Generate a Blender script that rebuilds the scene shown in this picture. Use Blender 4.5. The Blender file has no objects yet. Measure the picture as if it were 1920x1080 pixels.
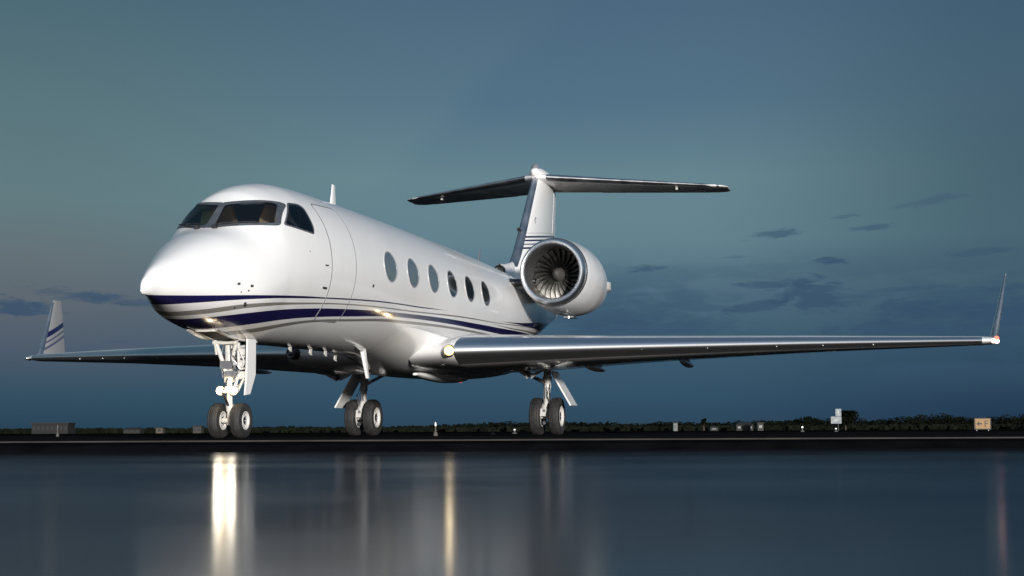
import bpy, bmesh, math, random
from mathutils import Vector, Matrix, noise
random.seed(7)
R = math.radians
S = bpy.context.scene
C = S.collection
# Everything is authored with x = metres aft of the nose tip, p = metres to the aircraft's
# port side, z = up; world y is -p.
def W(x, p, z): return Vector((x, -p, z))

# ================================================================ camera
cam = bpy.data.objects.new('camera', bpy.data.cameras.new('camera')); C.objects.link(cam)
cf, cr, cu = Vector((.96348, .25184, .09104)), Vector((.25329, -.96738, -.00455)), Vector((-.08693, -.02744, .99584))
cam.matrix_world = Matrix(((cr.x, cu.x, -cf.x, -19.326), (cr.y, cu.y, -cf.y, -10.2842), (cr.z, cu.z, -cf.z, .0878), (0, 0, 0, 1)))
cam.data.sensor_width = 36; cam.data.lens = 2940.1*36/1920
cam.data.clip_start = .05; cam.data.clip_end = 20000
S.camera = cam
CAMP = Vector((-19.326, -10.2842, 0)); VF = Vector((.9675, .25289, 0)); VR = Vector((.25289, -.9675, 0))
def far(a, D, z=0):
    """point on the ground D metres out along the view, a*D metres to its right"""
    return CAMP + VF*D + VR*(a*D) + Vector((0, 0, z))

# ================================================================ light
SUN_EL, SUN_AZ = R(5.5), R(31)       # azimuth from straight ahead of the nose towards port
sd = Vector((-math.cos(SUN_AZ)*math.cos(SUN_EL), -math.sin(SUN_AZ)*math.cos(SUN_EL), math.sin(SUN_EL)))
sl = bpy.data.lights.new('sun', 'SUN'); sl.energy = 5.0; sl.angle = R(3); sl.color = (1, .955, .9)
so = bpy.data.objects.new('sun', sl); C.objects.link(so)
so.rotation_euler = sd.to_track_quat('Z', 'Y').to_euler()
S.view_settings.view_transform = 'Standard'; S.view_settings.look = 'None'
S.view_settings.exposure = 0; S.view_settings.gamma = 1
S.render.resolution_x, S.render.resolution_y = 1024, 576
try:
    S.cycles.max_bounces = 6; S.cycles.glossy_bounces = 4; S.cycles.sample_clamp_indirect = 8
except Exception: pass

class NT:
    """small helper for writing node graphs"""
    def __init__(s, tree): s.t = tree; tree.nodes.clear()
    def n(s, typ, **k):
        nd = s.t.nodes.new(typ)
        for a, v in k.items(): setattr(nd, a, v)
        return nd
    def l(s, a, b): s.t.links.new(a, b)
    def put(s, sock, v):
        if isinstance(v, bpy.types.NodeSocket): s.l(v, sock)
        else: sock.default_value = v
    def m(s, op, a, b=0, c=0, clamp=False):
        nd = s.n('ShaderNodeMath', operation=op, use_clamp=clamp)
        for i, v in enumerate((a, b, c)): s.put(nd.inputs[i], v)
        return nd.outputs[0]
    def mr(s, v, a, b, c=0., d=1., smooth=True):
        nd = s.n('ShaderNodeMapRange', interpolation_type='SMOOTHSTEP' if smooth else 'LINEAR')
        for i, q in enumerate((v, a, b, c, d)): s.put(nd.inputs[i], q)
        return nd.outputs[0]
    def mix(s, f, a, b, blend='MIX'):
        nd = s.n('ShaderNodeMix', data_type='RGBA', blend_type=blend)
        s.put(nd.inputs[0], f); s.put(nd.inputs[6], a if isinstance(a, bpy.types.NodeSocket) else (*a, 1)[:4]); s.put(nd.inputs[7], b if isinstance(b, bpy.types.NodeSocket) else (*b, 1)[:4])
        return nd.outputs[2]
    def ramp(s, f, stops):
        nd = s.n('ShaderNodeValToRGB'); e = nd.color_ramp.elements
        while len(e) < len(stops): e.new(.5)
        for i, (p, c) in enumerate(stops): e[i].position = p; e[i].color = (*c, 1)
        s.l(f, nd.inputs[0]); return nd.outputs[0]
    def noise(s, vec, scale, detail=4, rough=.5, dist=0.):
        nd = s.n('ShaderNodeTexNoise'); nd.inputs['Scale'].default_value = scale
        nd.inputs['Detail'].default_value = detail; nd.inputs['Roughness'].default_value = rough; nd.inputs['Distortion'].default_value = dist
        s.l(vec, nd.inputs['Vector']); return nd.outputs[0]
def lin(r, g, b):
    f = lambda v: (v/255/12.92) if v <= 10 else ((v/255+.055)/1.055)**2.4
    return (f(r), f(g), f(b))

# ================================================================ dusk sky
wd = bpy.data.worlds.new('World'); S.world = wd; wd.use_nodes = True
t = NT(wd.node_tree)
tc = t.n('ShaderNodeTexCoord'); nrm = t.n('ShaderNodeVectorMath', operation='NORMALIZE'); t.l(tc.outputs['Generated'], nrm.inputs[0])
D_ = nrm.outputs[0]
def dot(v):
    nd = t.n('ShaderNodeVectorMath', operation='DOT_PRODUCT'); t.l(D_, nd.inputs[0]); nd.inputs[1].default_value = v; return nd.outputs['Value']
ez, az, fw = dot((0, 0, 1)), dot(VR), dot(VF)
en = t.m('MULTIPLY', ez, 2.5, clamp=True)            # 0..1 over z 0..0.4
def sky(stops): return t.ramp(en, [(y, lin(*c)) for y, c in stops])
# position = 2.5*sin(elevation): horizon, ... top of frame at about .66
center = sky([(0, (44, 68, 88)), (.05, (50, 80, 102)), (.13, (62, 91, 111)), (.22, (80, 108, 126)), (.30, (99, 130, 142)), (.40, (104, 135, 144)), (.52, (88, 118, 136)), (.68, (77, 105, 127)), (1, (58, 86, 112))])
left = sky([(0, (38, 66, 84)), (.06, (52, 80, 98)), (.13, (78, 92, 108)), (.20, (93, 103, 113)), (.27, (100, 114, 120)), (.36, (98, 124, 130)), (.50, (90, 118, 126)), (.68, (74, 104, 118)), (1, (58, 86, 104))])
right = sky([(0, (32, 54, 82)), (.05, (40, 64, 87)), (.13, (51, 79, 99)), (.22, (68, 95, 110)), (.30, (74, 102, 116)), (.40, (72, 100, 114)), (.52, (70, 98, 116)), (.68, (64, 92, 114)), (1, (52, 78, 104))])
c = t.mix(t.mr(az, -.04, -.30), center, left)
c = t.mix(t.mr(az, .10, .32), c, right)
# faint deeper blue side of a slanting ray crossing the upper sky
ray = t.mr(t.m('ADD', t.m('MULTIPLY', az, 1.0), t.m('MULTIPLY', ez, -1.055)), -.268, -.228)
ray = t.m('MULTIPLY', ray, t.mr(ez, .12, .22)); ray = t.m('MULTIPLY', ray, t.mr(az, .28, .05))
c = t.mix(t.m('MULTIPLY', ray, .26), c, lin(66, 98, 130))
# clouds: stretched noise in azimuth / elevation, denser low down and to the right
cmb = t.n('ShaderNodeCombineXYZ'); t.l(az, cmb.inputs[0]); t.l(t.m('MULTIPLY', ez, 4.2), cmb.inputs[1]); t.l(fw, cmb.inputs[2])
n1 = t.noise(cmb.outputs[0], 9, 6, .58, .35); n2 = t.noise(cmb.outputs[0], 24, 5, .6, .4)
nn = t.m('ADD', t.m('MULTIPLY', n1, .7), t.m('MULTIPLY', n2, .3))
band = t.m('MULTIPLY', t.mr(ez, .012, .05), t.mr(ez, .125, .072))
dens = t.m('MULTIPLY', t.mr(nn, .44, .58), t.m('MULTIPLY', band, t.mr(az, -.04, .08)))
c = t.mix(t.m('MULTIPLY', dens, .68), c, lin(56, 84, 107))
n3 = t.noise(cmb.outputs[0], 70, 4, .65, .6)
warp = t.m('ADD', t.m('MULTIPLY', t.m('SUBTRACT', n2, .5), 2.6), t.m('MULTIPLY', t.m('SUBTRACT', n3, .5), 2.2))
def cloud(a0, z0, sa, sz, amt, col, slope=0.):
    """one soft cloud bank around the sky direction (a0, z0)"""
    da = t.m('SUBTRACT', az, a0); dz = t.m('SUBTRACT', t.m('SUBTRACT', ez, z0), t.m('MULTIPLY', da, slope))
    q = t.m('SQRT', t.m('ADD', t.m('POWER', t.m('DIVIDE', da, sa), 2), t.m('POWER', t.m('DIVIDE', dz, sz), 2)))
    q = t.m('ADD', q, warp)
    return (t.m('MULTIPLY', t.m('MULTIPLY', t.mr(q, 1.15, .35), amt), t.m('GREATER_THAN', fw, 0)), col)
blue = lin(64, 92, 124); deep = lin(54, 80, 106)
for (px, py, w, h, amt, sl_) in ((20, 572, 80, 15, .8, 0), (150, 553, 100, 12, .55, -.1), (240, 563, 110, 10, .5, -.1), (1470, 438, 62, 9, .6, .17), (1640, 428, 42, 6, .5, .05),
                            (1215, 506, 46, 8, .6, 0), (1565, 495, 34, 9, .75, 0), (1445, 537, 56, 10, .6, 0), (1535, 562, 72, 30, .75, -.1), (1420, 580, 66, 12, .6, .12),
                            (1750, 380, 66, 8, .3, .15), (1850, 476, 60, 7, .4, .08), (1790, 585, 130, 26, .75, 0), (1880, 600, 120, 40, .8, 0), (1700, 622, 150, 16, .6, 0),
                            (1120, 600, 150, 20, .35, 0), (1240, 620, 170, 20, .45, 0), (1900, 545, 60, 10, .6, .05), (1700, 545, 60, 6, .4, .04), (1590, 408, 30, 4, .35, .1), (1330, 582, 60, 6, .4, 0), (1200, 555, 40, 5, .3, 0), (215, 640, 40, 5, .25, .1), (1380, 484, 40, 4, .3, 0), (1640, 655, 260, 18, .3, 0)):
    a0, z0 = (px-960)/2940, (810-py)/2940
    n_ = math.sqrt(1+a0*a0+z0*z0)
    f, col = cloud(a0/n_, z0/n_, w/2940, h/2940, amt, deep, sl_)
    c = t.mix(f, c, col)
# unseen sky behind the camera: an afterglow added to fill nose and sides
back = t.ramp(t.m('MULTIPLY', ez, 1.0, clamp=True), [(0, (.24, .22, .21)), (.12, (.40, .40, .42)), (.35, (.30, .37, .45)), (1, (.14, .22, .32))])
c = t.mix(t.mr(fw, .55, -.45), c, back)
ns = t.n('ShaderNodeTexSky', sky_type='NISHITA'); ns.sun_disc = False; ns.sun_elevation = SUN_EL; ns.sun_rotation = R(270)-SUN_AZ
c = t.mix(t.m('MULTIPLY', t.mr(ez, .30, .9), .004), c, ns.outputs[0], 'ADD')
c = t.mix(t.mr(ez, -.001, -.02), c, (.012, .014, .017))
bg = t.n('ShaderNodeBackground'); t.l(c, bg.inputs[0]); bg.inputs[1].default_value = 1
wo = t.n('ShaderNodeOutputWorld'); t.l(bg.outputs[0], wo.inputs[0])

# ================================================================ materials
def mat(name, base, rough=.5, metal=0., coat=0., emit=None, es=1., spec=.5, var=0., vscale=3., bump=0., bscale=40.):
    m = bpy.data.materials.new(name); m.use_nodes = True; g = NT(m.node_tree)
    b = g.n('ShaderNodeBsdfPrincipled'); o = g.n('ShaderNodeOutputMaterial'); g.l(b.outputs[0], o.inputs[0])
    tc = g.n('ShaderNodeTexCoord')
    b.inputs['Roughness'].default_value = rough; b.inputs['Metallic'].default_value = metal; b.inputs['Coat Weight'].default_value = coat
    b.inputs['Coat Roughness'].default_value = .06; b.inputs['Specular IOR Level'].default_value = spec
    if var:
        n = g.noise(tc.outputs['Object'], vscale, 5, .6)
        g.l(g.mix(g.mr(n, .3, .7), tuple(v*(1-var) for v in base), tuple(min(1, v*(1+var)) for v in base)), b.inputs['Base Color'])
        g.l(g.mr(n, .3, .7, max(0, rough-.08), rough+.08), b.inputs['Roughness'])
    else: b.inputs['Base Color'].default_value = (*base, 1)
    if bump:
        bp = g.n('ShaderNodeBump'); bp.inputs['Strength'].default_value = bump; bp.inputs['Distance'].default_value = .01
        g.l(g.noise(tc.outputs['Object'], bscale, 4, .6), bp.inputs['Height']); g.l(bp.outputs[0], b.inputs['Normal'])
    if emit:
        b.inputs['Emission Color'].default_value = (*emit, 1); b.inputs['Emission Strength'].default_value = es
    return m
WHITE = (.80, .795, .79)
NAVY = (.010, .009, .058)
M = {}
M['paint'] = mat('white_paint', WHITE, .22, coat=.5, var=.02, vscale=1.2)
M['metal'] = mat('polished_metal', (.80, .81, .83), .34, 1.0)
M['dullmetal'] = mat('dull_metal', (.60, .60, .62), .38, 1.0, var=.05, vscale=2)
M['darkmetal'] = mat('dark_metal', (.08, .08, .085), .4, .8, var=.2, vscale=10)
M['gearpaint'] = mat('gear_paint', (.56, .55, .53), .35, var=.08, vscale=14)
M['rubber'] = mat('tyre_rubber', (.022, .021, .021), .7, var=.35, vscale=9, bump=.4)
M['black'] = mat('black_void', (.008, .008, .009), .7)
M['glass_sky'] = mat('cabin_glass_sky_reflected', (.13, .155, .17), .06, spec=1.0, coat=1.0, var=.12, vscale=1.5)  # paler glass: the sky's reflection in the forward windows put into the colour
M['glass'] = mat('cabin_glass', (.02, .028, .035), .05, spec=1.0, coat=1.0)
def clear_glass(name, tint):
    m = bpy.data.materials.new(name); m.use_nodes = True; g = NT(m.node_tree); o = g.n('ShaderNodeOutputMaterial'); mx = g.n('ShaderNodeMixShader'); fr = g.n('ShaderNodeFresnel'); fr.inputs[0].default_value = 1.5
    tr = g.n('ShaderNodeBsdfTransparent'); tr.inputs[0].default_value = (*tint, 1); gl = g.n('ShaderNodeBsdfGlossy'); gl.inputs['Roughness'].default_value = .03
    g.l(g.m('ADD', fr.outputs[0], .03), mx.inputs[0]); g.l(tr.outputs[0], mx.inputs[1]); g.l(gl.outputs[0], mx.inputs[2]); g.l(mx.outputs[0], o.inputs[0]); return m
M['cglass'] = clear_glass('cockpit_glass', (.80, .84, .83))
M['frame'] = mat('window_frame_grey', (.10, .11, .125), .35, .3, var=.15, vscale=8)
M['rimgrey'] = mat('window_rim', (.62, .62, .63), .25, .6)
M['seam'] = mat('panel_seam', (.20, .20, .215), .5)
M['navy'] = mat('navy_paint', NAVY, .2, coat=.6)
M['grey'] = mat('grey_paint', (.16, .17, .19), .3, coat=.3)
M['lens'] = mat('lamp_lens', (.9, .9, .9), .1, emit=(1, .74, .42), es=5)
M['lens_root'] = mat('wing_lamp_lens', (.9, .9, .9), .1, emit=(1, .78, .46), es=32)
M['reflector'] = mat('lit_reflector', (.8, .6, .3), .2, .8, emit=(1, .60, .22), es=2.2)
M['lens_white'] = mat('small_lamp_lens', (.9, .9, .9), .1, emit=(1, .80, .70), es=2.6)
M['lens_red'] = mat('red_lamp_lens', (.5, .05, .04), .2, emit=(1, .12, .06), es=3.5)
M['lens_beacon'] = mat('beacon_lens', (.5, .05, .04), .2, emit=(1, .2, .1), es=.7)
M['blade'] = mat('fan_blade', (.11, .107, .10), .45, 1.0, var=.12, vscale=8)
M['duct'] = mat('inlet_duct', (.13, .125, .125), .35, .6, var=.15, vscale=5)
M['spinner'] = mat('spinner_paint', (.12, .115, .11), .35, .4, var=.2, vscale=8)

# stripes of the livery, as height above ground along the fuselage (x aft, z up)
XL = 24.6
STR = {
 'navy': [
  ([(0, 1.972), (.55, 2.0), (1.84, 2.094), (3.37, 2.2), (4.2, 2.245), (5.1, 2.298), (6.6, 2.37), (8.54, 2.425), (11.3, 2.49), (24.6, 2.49)],
   [(0, 1.80), (.3, 1.835), (.6, 1.872), (.95, 1.918), (1.87, 2.034), (3.4, 2.163), (4.76, 2.25), (6.6, 2.342), (8.55, 2.398), (11.3, 2.49), (24.6, 2.49)]),
  ([(0, 1.50), (1.0, 1.668), (1.5, 1.765), (2.47, 1.913), (3.9, 2.049), (4.94, 2.117), (6.8, 2.21), (7.88, 2.25), (10.14, 2.32), (12.73, 2.364), (14.6, 2.39), (17, 2.44), (24.6, 2.55)],
   [(0, 1.30), (1.0, 1.45), (1.93, 1.624), (2.33, 1.70), (3.22, 1.83), (4.12, 1.921), (5.62, 2.035), (6.94, 2.125), (7.99, 2.174), (10.27, 2.228), (12.9, 2.252), (14.85, 2.262), (17, 2.31), (24.6, 2.45)]),
  ([(0, 2.5), (13.7, 2.515), (15.85, 2.60), (17.7, 2.72), (19.5, 2.84), (24.6, 3.1)],
   [(0, 2.51), (13.7, 2.514), (15.87, 2.562), (17.85, 2.61), (20, 2.66), (24.6, 2.85)])],
 'grey': [
  ([(0, 1.66), (.5, 1.735), (1.09, 1.831), (1.9, 1.975), (3.46, 2.107), (5.33, 2.224), (8.63, 2.337), (11.2, 2.43), (14.45, 2.498), (17, 2.60), (24.6, 2.9)],
   [(0, 1.57), (.5, 1.65), (1.22, 1.772), (1.96, 1.917), (3.5, 2.077), (5.36, 2.2), (8.66, 2.31), (11.25, 2.401), (14.47, 2.476), (17, 2.565), (24.6, 2.86)]),
  ([(0, 1.2), (2.5, 1.648), (3.33, 1.787), (4.18, 1.888), (5.68, 2.0), (7.0, 2.09), (8.08, 2.13), (10.33, 2.19), (12.96, 2.217), (14.9, 2.22), (24.6, 2.3)],
   [(0, 1.15), (2.7, 1.60), (3.45, 1.745), (4.26, 1.850), (5.76, 1.961), (7.09, 2.044), (8.2, 2.078), (10.4, 2.142), (13.06, 2.166), (15, 2.168), (24.6, 2.2)]),
  ([(0, 2.4), (13, 2.44), (15, 2.445), (17, 2.50), (24.6, 2.72)], [(0, 2.41), (13, 2.438), (15, 2.42), (17, 2.46), (24.6, 2.66)])]}
def livery():
    m = bpy.data.materials.new('livery_paint'); m.use_nodes = True; g = NT(m.node_tree)
    b = g.n('ShaderNodeBsdfPrincipled'); o = g.n('ShaderNodeOutputMaterial'); g.l(b.outputs[0], o.inputs[0])
    tc = g.n('ShaderNodeTexCoord'); sp = g.n('ShaderNodeSeparateXYZ'); g.l(tc.outputs['Object'], sp.inputs[0])
    xn = g.m('DIVIDE', sp.outputs[0], XL); z = sp.outputs[2]
    def curve(pts):
        nd = g.n('ShaderNodeFloatCurve'); cv = nd.mapping.curves[0]
        nd.mapping.use_clip = False
        pts = [(x/XL, (zz-1)/3) for x, zz in pts]
        cv.points[0].location = pts[0]; cv.points[1].location = pts[-1]
        for p in pts[1:-1]: cv.points.new(*p)
        for p in cv.points: p.handle_type = 'AUTO_CLAMPED'
        nd.mapping.update(); nd.inputs[0].default_value = 1; g.l(xn, nd.inputs[1])
        return g.m('ADD', g.m('MULTIPLY', nd.outputs[0], 3), 1)
    n = g.noise(tc.outputs['Object'], 1.3, 5, .6)
    col = g.mix(g.mr(n, .3, .7), (.785, .78, .775), (.815, .81, .805))
    for key, colr in (('grey', (.21, .20, .185)), ('navy', NAVY)):
        for up, lo in STR[key]:
            a, c_ = curve(up), curve(lo)
            f = g.m('MULTIPLY', g.mr(g.m('SUBTRACT', a, z), 0, .005), g.mr(g.m('SUBTRACT', z, c_), 0, .005))
            col = g.mix(f, col, colr)
    g.l(col, b.inputs['Base Color'])
    b.inputs['Roughness'].default_value = .22; b.inputs['Coat Weight'].default_value = .5; b.inputs['Coat Roughness'].default_value = .06
    return m
M['livery'] = livery()

def banded(name, bands, dirv=(0, 0, 1), base=.8):
    """white paint with coloured bands: (lo, hi, colour) measured along dirv"""
    m = bpy.data.materials.new(name); m.use_nodes = True; g = NT(m.node_tree)
    b = g.n('ShaderNodeBsdfPrincipled'); o = g.n('ShaderNodeOutputMaterial'); g.l(b.outputs[0], o.inputs[0])
    tc = g.n('ShaderNodeTexCoord'); d = g.n('ShaderNodeVectorMath', operation='DOT_PRODUCT'); g.l(tc.outputs['Object'], d.inputs[0]); d.inputs[1].default_value = dirv
    n = g.noise(tc.outputs['Object'], 1.5, 4, .6)
    col = g.mix(n, (base*.97, base*.97, base*.97), (base*1.03, base*1.03, base*1.02))
    for lo, hi, cc in bands:
        v = d.outputs['Value']
        f = g.m('MULTIPLY', g.mr(v, lo, lo+.006), g.mr(v, hi, hi-.006)); col = g.mix(f, col, cc)
    g.l(col, b.inputs['Base Color']); b.inputs['Roughness'].default_value = .22; b.inputs['Coat Weight'].default_value = .5
    return m
M['fin'] = banded('fin_livery', [(2.71, 2.765, NAVY), (2.615, 2.665, NAVY), (2.52, 2.56, (.1, .1, .16)), (2.41, 2.465, NAVY), (2.83, 2.85, (.4, .39, .37))], (-.12, 0, 1))
M['winglet'] = banded('winglet_shaded_livery', [(-3.30, -3.17, NAVY), (-3.42, -3.37, (.08, .08, .13)), (-3.56, -3.49, (.09, .09, .14))], (-.34, 0, 1), .27)  # white paint greyed down: the winglets' shade is put into the colour

# ================================================================ mesh helpers
def obj(name, verts, faces, m, parent=None, smooth=True, label=None, flip=True, angle=None):
    me = bpy.data.meshes.new(name)
    me.from_pydata([(v[0], -v[1], v[2]) if flip else tuple(v) for v in verts], [], faces)
    bm = bmesh.new(); bm.from_mesh(me); bmesh.ops.remove_doubles(bm, verts=bm.verts, dist=1e-5); bmesh.ops.recalc_face_normals(bm, faces=bm.faces); bm.to_mesh(me); bm.free()
    me.materials.append(m)
    if smooth:
        me.polygons.foreach_set('use_smooth', [True]*len(me.polygons))
        me.set_sharp_from_angle(angle=R(angle or 38))
    o = bpy.data.objects.new(name, me); C.objects.link(o)
    if parent: o.parent = parent
    if label: o['label'] = label
    return o
class MB:
    def __init__(s): s.v = []; s.f = []
    def add(s, v, f):
        k = len(s.v); s.v += [tuple(q) for q in v]; s.f += [tuple(i+k for i in q) for q in f]; return s
    def box(s, c, size, rot=None):
        hx, hy, hz = (q/2 for q in size); vs = [Vector((a*hx, b*hy, d*hz)) for a in (-1, 1) for b in (-1, 1) for d in (-1, 1)]
        if rot: vs = [rot @ v for v in vs]
        c = Vector(c); return s.add([v+c for v in vs], [(0, 1, 3, 2), (4, 6, 7, 5), (0, 4, 5, 1), (2, 3, 7, 6), (0, 2, 6, 4), (1, 5, 7, 3)])
    def tube(s, pts, r, seg=10, cap=True):
        pts = [Vector(p) for p in pts]; rr = r if isinstance(r, (list, tuple)) else [r]*len(pts); rings = []
        for i, p in enumerate(pts):
            d = (pts[min(i+1, len(pts)-1)]-pts[max(i-1, 0)]).normalized()
            a = d.cross(Vector((0, 0, 1)) if abs(d.z) < .9 else Vector((1, 0, 0))).normalized(); b = d.cross(a)
            rings.append([p+(a*math.cos(2*math.pi*k/seg)+b*math.sin(2*math.pi*k/seg))*rr[i] for k in range(seg)])
        return s.rings(rings, True, cap)
    def rings(s, rings, closed=True, cap=False):
        n = len(rings[0]); v = [p for q in rings for p in q]; f = []
        for i in range(len(rings)-1):
            for k in range(n if closed else n-1):
                a, b = i*n+k, i*n+(k+1) % n; f.append((a, b, b+n, a+n))
        if cap: f += [tuple(range(n)), tuple(range((len(rings)-1)*n, len(rings)*n))]
        return s.add(v, f)
    def lathe(s, origin, axis, prof, seg=40, closed=False):
        """prof: (along axis, radius)"""
        axis = Vector(axis).normalized(); a = axis.cross(Vector((0, 0, 1)) if abs(axis.z) < .9 else Vector((1, 0, 0))).normalized(); b = axis.cross(a); o = Vector(origin)
        rg = [[o+axis*t_+(a*math.cos(2*math.pi*k/seg)+b*math.sin(2*math.pi*k/seg))*r_ for k in range(seg)] for t_, r_ in prof]
        if closed: rg.append(rg[0])
        return s.rings(rg, True, False)
    def build(s, name, m, parent=None, **k): return obj(name, s.v, s.f, m, parent, **k)

def empty(name, loc, label, cat, group=None, kind=None):
    o = bpy.data.objects.new(name, None); C.objects.link(o); o.location = loc; o['label'] = label; o['category'] = cat
    if group: o['group'] = group
    return o
def tag(o, label, cat, group=None, kind=None):
    o['label'] = label; o['category'] = cat
    if group: o['group'] = group
    if kind: o['kind'] = kind
    return o

# ================================================================ fuselage form
KX = [0, .05, .15, .3, .5, .8, 1.2, 1.6, 2.1, 2.54, 2.82, 3.22, 3.8, 4.6, 5.5, 7, 9, 12, 15, 17, 19, 21, 23, 24.6]
KT = [2.04, 2.165, 2.25, 2.36, 2.47, 2.62, 2.81, 2.98, 3.18, 3.565, 3.81, 3.965, 4.07, 4.11, 4.12, 4.13, 4.135, 4.13, 4.1, 4.06, 4.0, 3.95, 3.9, 3.8]
KB = [2.01, 1.98, 1.97, 1.95, 1.91, 1.84, 1.735, 1.65, 1.58, 1.515, 1.49, 1.48, 1.485, 1.5, 1.51, 1.52, 1.53, 1.52, 1.55, 1.75, 2.1, 2.5, 2.95, 3.3]
KW = [.008, .04, .085, .145, .245, .385, .57, .76, .93, 1.01, 1.045, 1.09, 1.14, 1.19, 1.23, 1.265, 1.27, 1.27, 1.25, 1.17, 1.0, .75, .45, .2]
KN = [2, 2, 2, 2, 2.05, 2.15, 2.25, 2.3, 2.25, 2.1, 2.05, 2.03, 2.02]+[2]*11
KK = [.5, .5, .49, .48, .46, .44, .42, .42, .42, .43, .44, .45, .47, .49]+[.5]*10
def pchip(X, Y):
    n = len(X); h = [X[i+1]-X[i] for i in range(n-1)]; s = [(Y[i+1]-Y[i])/h[i] for i in range(n-1)]; m = [0]*n
    m[0] = s[0]; m[-1] = s[-1]
    for i in range(1, n-1):
        if s[i-1]*s[i] > 0:
            w1 = 2*h[i]+h[i-1]; w2 = h[i]+2*h[i-1]; m[i] = (w1+w2)/(w1/s[i-1]+w2/s[i])
    def f(x):
        if x <= X[0]: return Y[0]
        if x >= X[-1]: return Y[-1]
        i = 0
        while x > X[i+1]: i += 1
        t = (x-X[i])/h[i]; t2 = t*t; t3 = t2*t
        return (2*t3-3*t2+1)*Y[i]+(t3-2*t2+t)*h[i]*m[i]+(3*t2-2*t3)*Y[i+1]+(t3-t2)*h[i]*m[i+1]
    return f
fT, fB, fW, fN, fK = [pchip(KX, a) for a in (KT, KB, KW, KN, KK)]
def side_p(x, z):
    t_, b = fT(x), fB(x); zc = b+(t_-b)*fK(x); n = fN(x) if z > zc else 2.; hh = (t_-zc) if z > zc else (zc-b)
    q = min(1, abs(z-zc)/hh); return fW(x)*(1-q**n)**(1/n)
def gimp(p):
    x = p[0]; t_, b = fT(x), fB(x); zc = b+(t_-b)*fK(x); n = fN(x) if p[2] > zc else 2.; hh = (t_-zc) if p[2] > zc else (zc-b)
    return (abs(p[1]/fW(x))**n+abs((p[2]-zc)/hh)**n)**(1/n)
def nrm_at(p):
    e = .004; g = Vector([(gimp([p[j]+(e if j == i else 0) for j in range(3)])-gimp([p[j]-(e if j == i else 0) for j in range(3)])) for i in range(3)])
    return g.normalized()
def on_side(sgn):
    def f(u, v, off=0):
        p = Vector((u, side_p(u, v)*sgn, v)); return p+nrm_at(p)*off
    return f
def on_front(u, v, off=0):                   # u = p, v = z : find the station where the surface passes
    lo, hi = 0, 5
    for _ in range(30):
        mid = (lo+hi)/2
        if fT(mid) > v and side_p(mid, v) >= abs(u): hi = mid
        else: lo = mid
    p = Vector((hi, u, v)); return p+nrm_at(p)*off
def fuselage_mesh():
    xs = [0+.9*(i/34)**1.7 for i in range(34)]+[.9+(5.5-.9)*i/220 for i in range(220)]+[5.5+(XL-5.5)*i/150 for i in range(151)]
    n = 240; rg = []
    for x in xs:
        t_, b, w, e1, k = fT(x), fB(x), fW(x), fN(x), fK(x); zc = b+(t_-b)*k; q = []
        for j in range(n):
            a = 2*math.pi*j/n; c_, s_ = math.cos(a), math.sin(a); e = e1 if s_ > 0 else 2.
            q.append((x, w*math.copysign(abs(c_)**(2/e), c_), zc+((t_-zc) if s_ > 0 else (zc-b))*math.copysign(abs(s_)**(2/e), s_)))
        rg.append(q)
    mb = MB(); mb.rings(rg, True, True)
    def hole(f):                     # real openings for the cockpit glazing
        if len(f) > 4: return False
        c_ = sum((Vector(mb.v[i]) for i in f), Vector())/len(f)
        if not 1.9 < c_.x < 3.9 or c_.z < 3.1: return False
        q = Vector((abs(c_.y), c_.z)); r_ = Vector((c_.x, c_.z))
        return (c_.x < 3.35 and inside(q, WSH)) or (abs(c_.y) > .5 and inside(r_, SWH))
    mb.f = [f for f in mb.f if not hole(f)]; return mb
def inside(p, poly):
    k = False; n = len(poly)
    for i in range(n):
        a, b = poly[i], poly[i-1]
        if (a[1] > p[1]) != (b[1] > p[1]) and p[0] < (b[0]-a[0])*(p[1]-a[1])/(b[1]-a[1])+a[0]: k = not k
    return k
WSH = [(.05, 3.165), (.83, 3.25), (.70, 3.635), (.03, 3.56)]
SWH = [(2.89, 3.275), (3.63, 3.222), (3.69, 3.31), (3.70, 3.63), (3.60, 3.655), (3.34, 3.64)]

def rounded(poly, r, seg=5):
    """round the corners of a 2-D polygon"""
    out = []; n = len(poly)
    for i in range(n):
        p0, p1, p2 = Vector(poly[i-1]), Vector(poly[i]), Vector(poly[(i+1) % n]); rr = r[i] if isinstance(r, (list, tuple)) else r
        a = p1+(p0-p1).normalized()*min(rr, (p0-p1).length*.45); b = p1+(p2-p1).normalized()*min(rr, (p2-p1).length*.45)
        for k in range(seg+1):
            s_ = k/seg; out.append(a.lerp(p1, s_).lerp(p1.lerp(b, s_), s_))
    return out
def densify(poly, d):
    out = []; n = len(poly)
    for i in range(n):
        a, b = poly[i], poly[(i+1) % n]; k = max(1, int((b-a).length/d))
        for j in range(k): out.append(a.lerp(b, j/k))
    return out
def loop(poly, d, n=96):
    """resample a closed outline to n points of equal spacing"""
    L = [(poly[(i+1) % len(poly)]-poly[i]).length for i in range(len(poly))]; T_ = sum(L); out = []
    for k in range(n):
        t_ = T_*k/n; i = 0
        while t_ > L[i]: t_ -= L[i]; i += 1
        out.append(poly[i].lerp(poly[(i+1) % len(poly)], t_/max(L[i], 1e-9)))
    return out
def patch(outline, surf, off, rings=7, lip=.015):
    c_ = sum(outline, Vector((0, 0)))/len(outline); rg = []
    for i in range(rings, 0, -1):
        rg.append([surf(*(c_+(q-c_)*(i/rings)), off) for q in outline])
    rg.insert(0, [surf(*q, off-lip) for q in outline])
    mb = MB(); mb.rings(rg, True, False)
    k = len(mb.v); mb.v.append(tuple(surf(*c_, off))); n = len(outline); base = (len(rg)-1)*n
    mb.f += [(base+j, base+(j+1) % n, k) for j in range(n)]
    return mb
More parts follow.
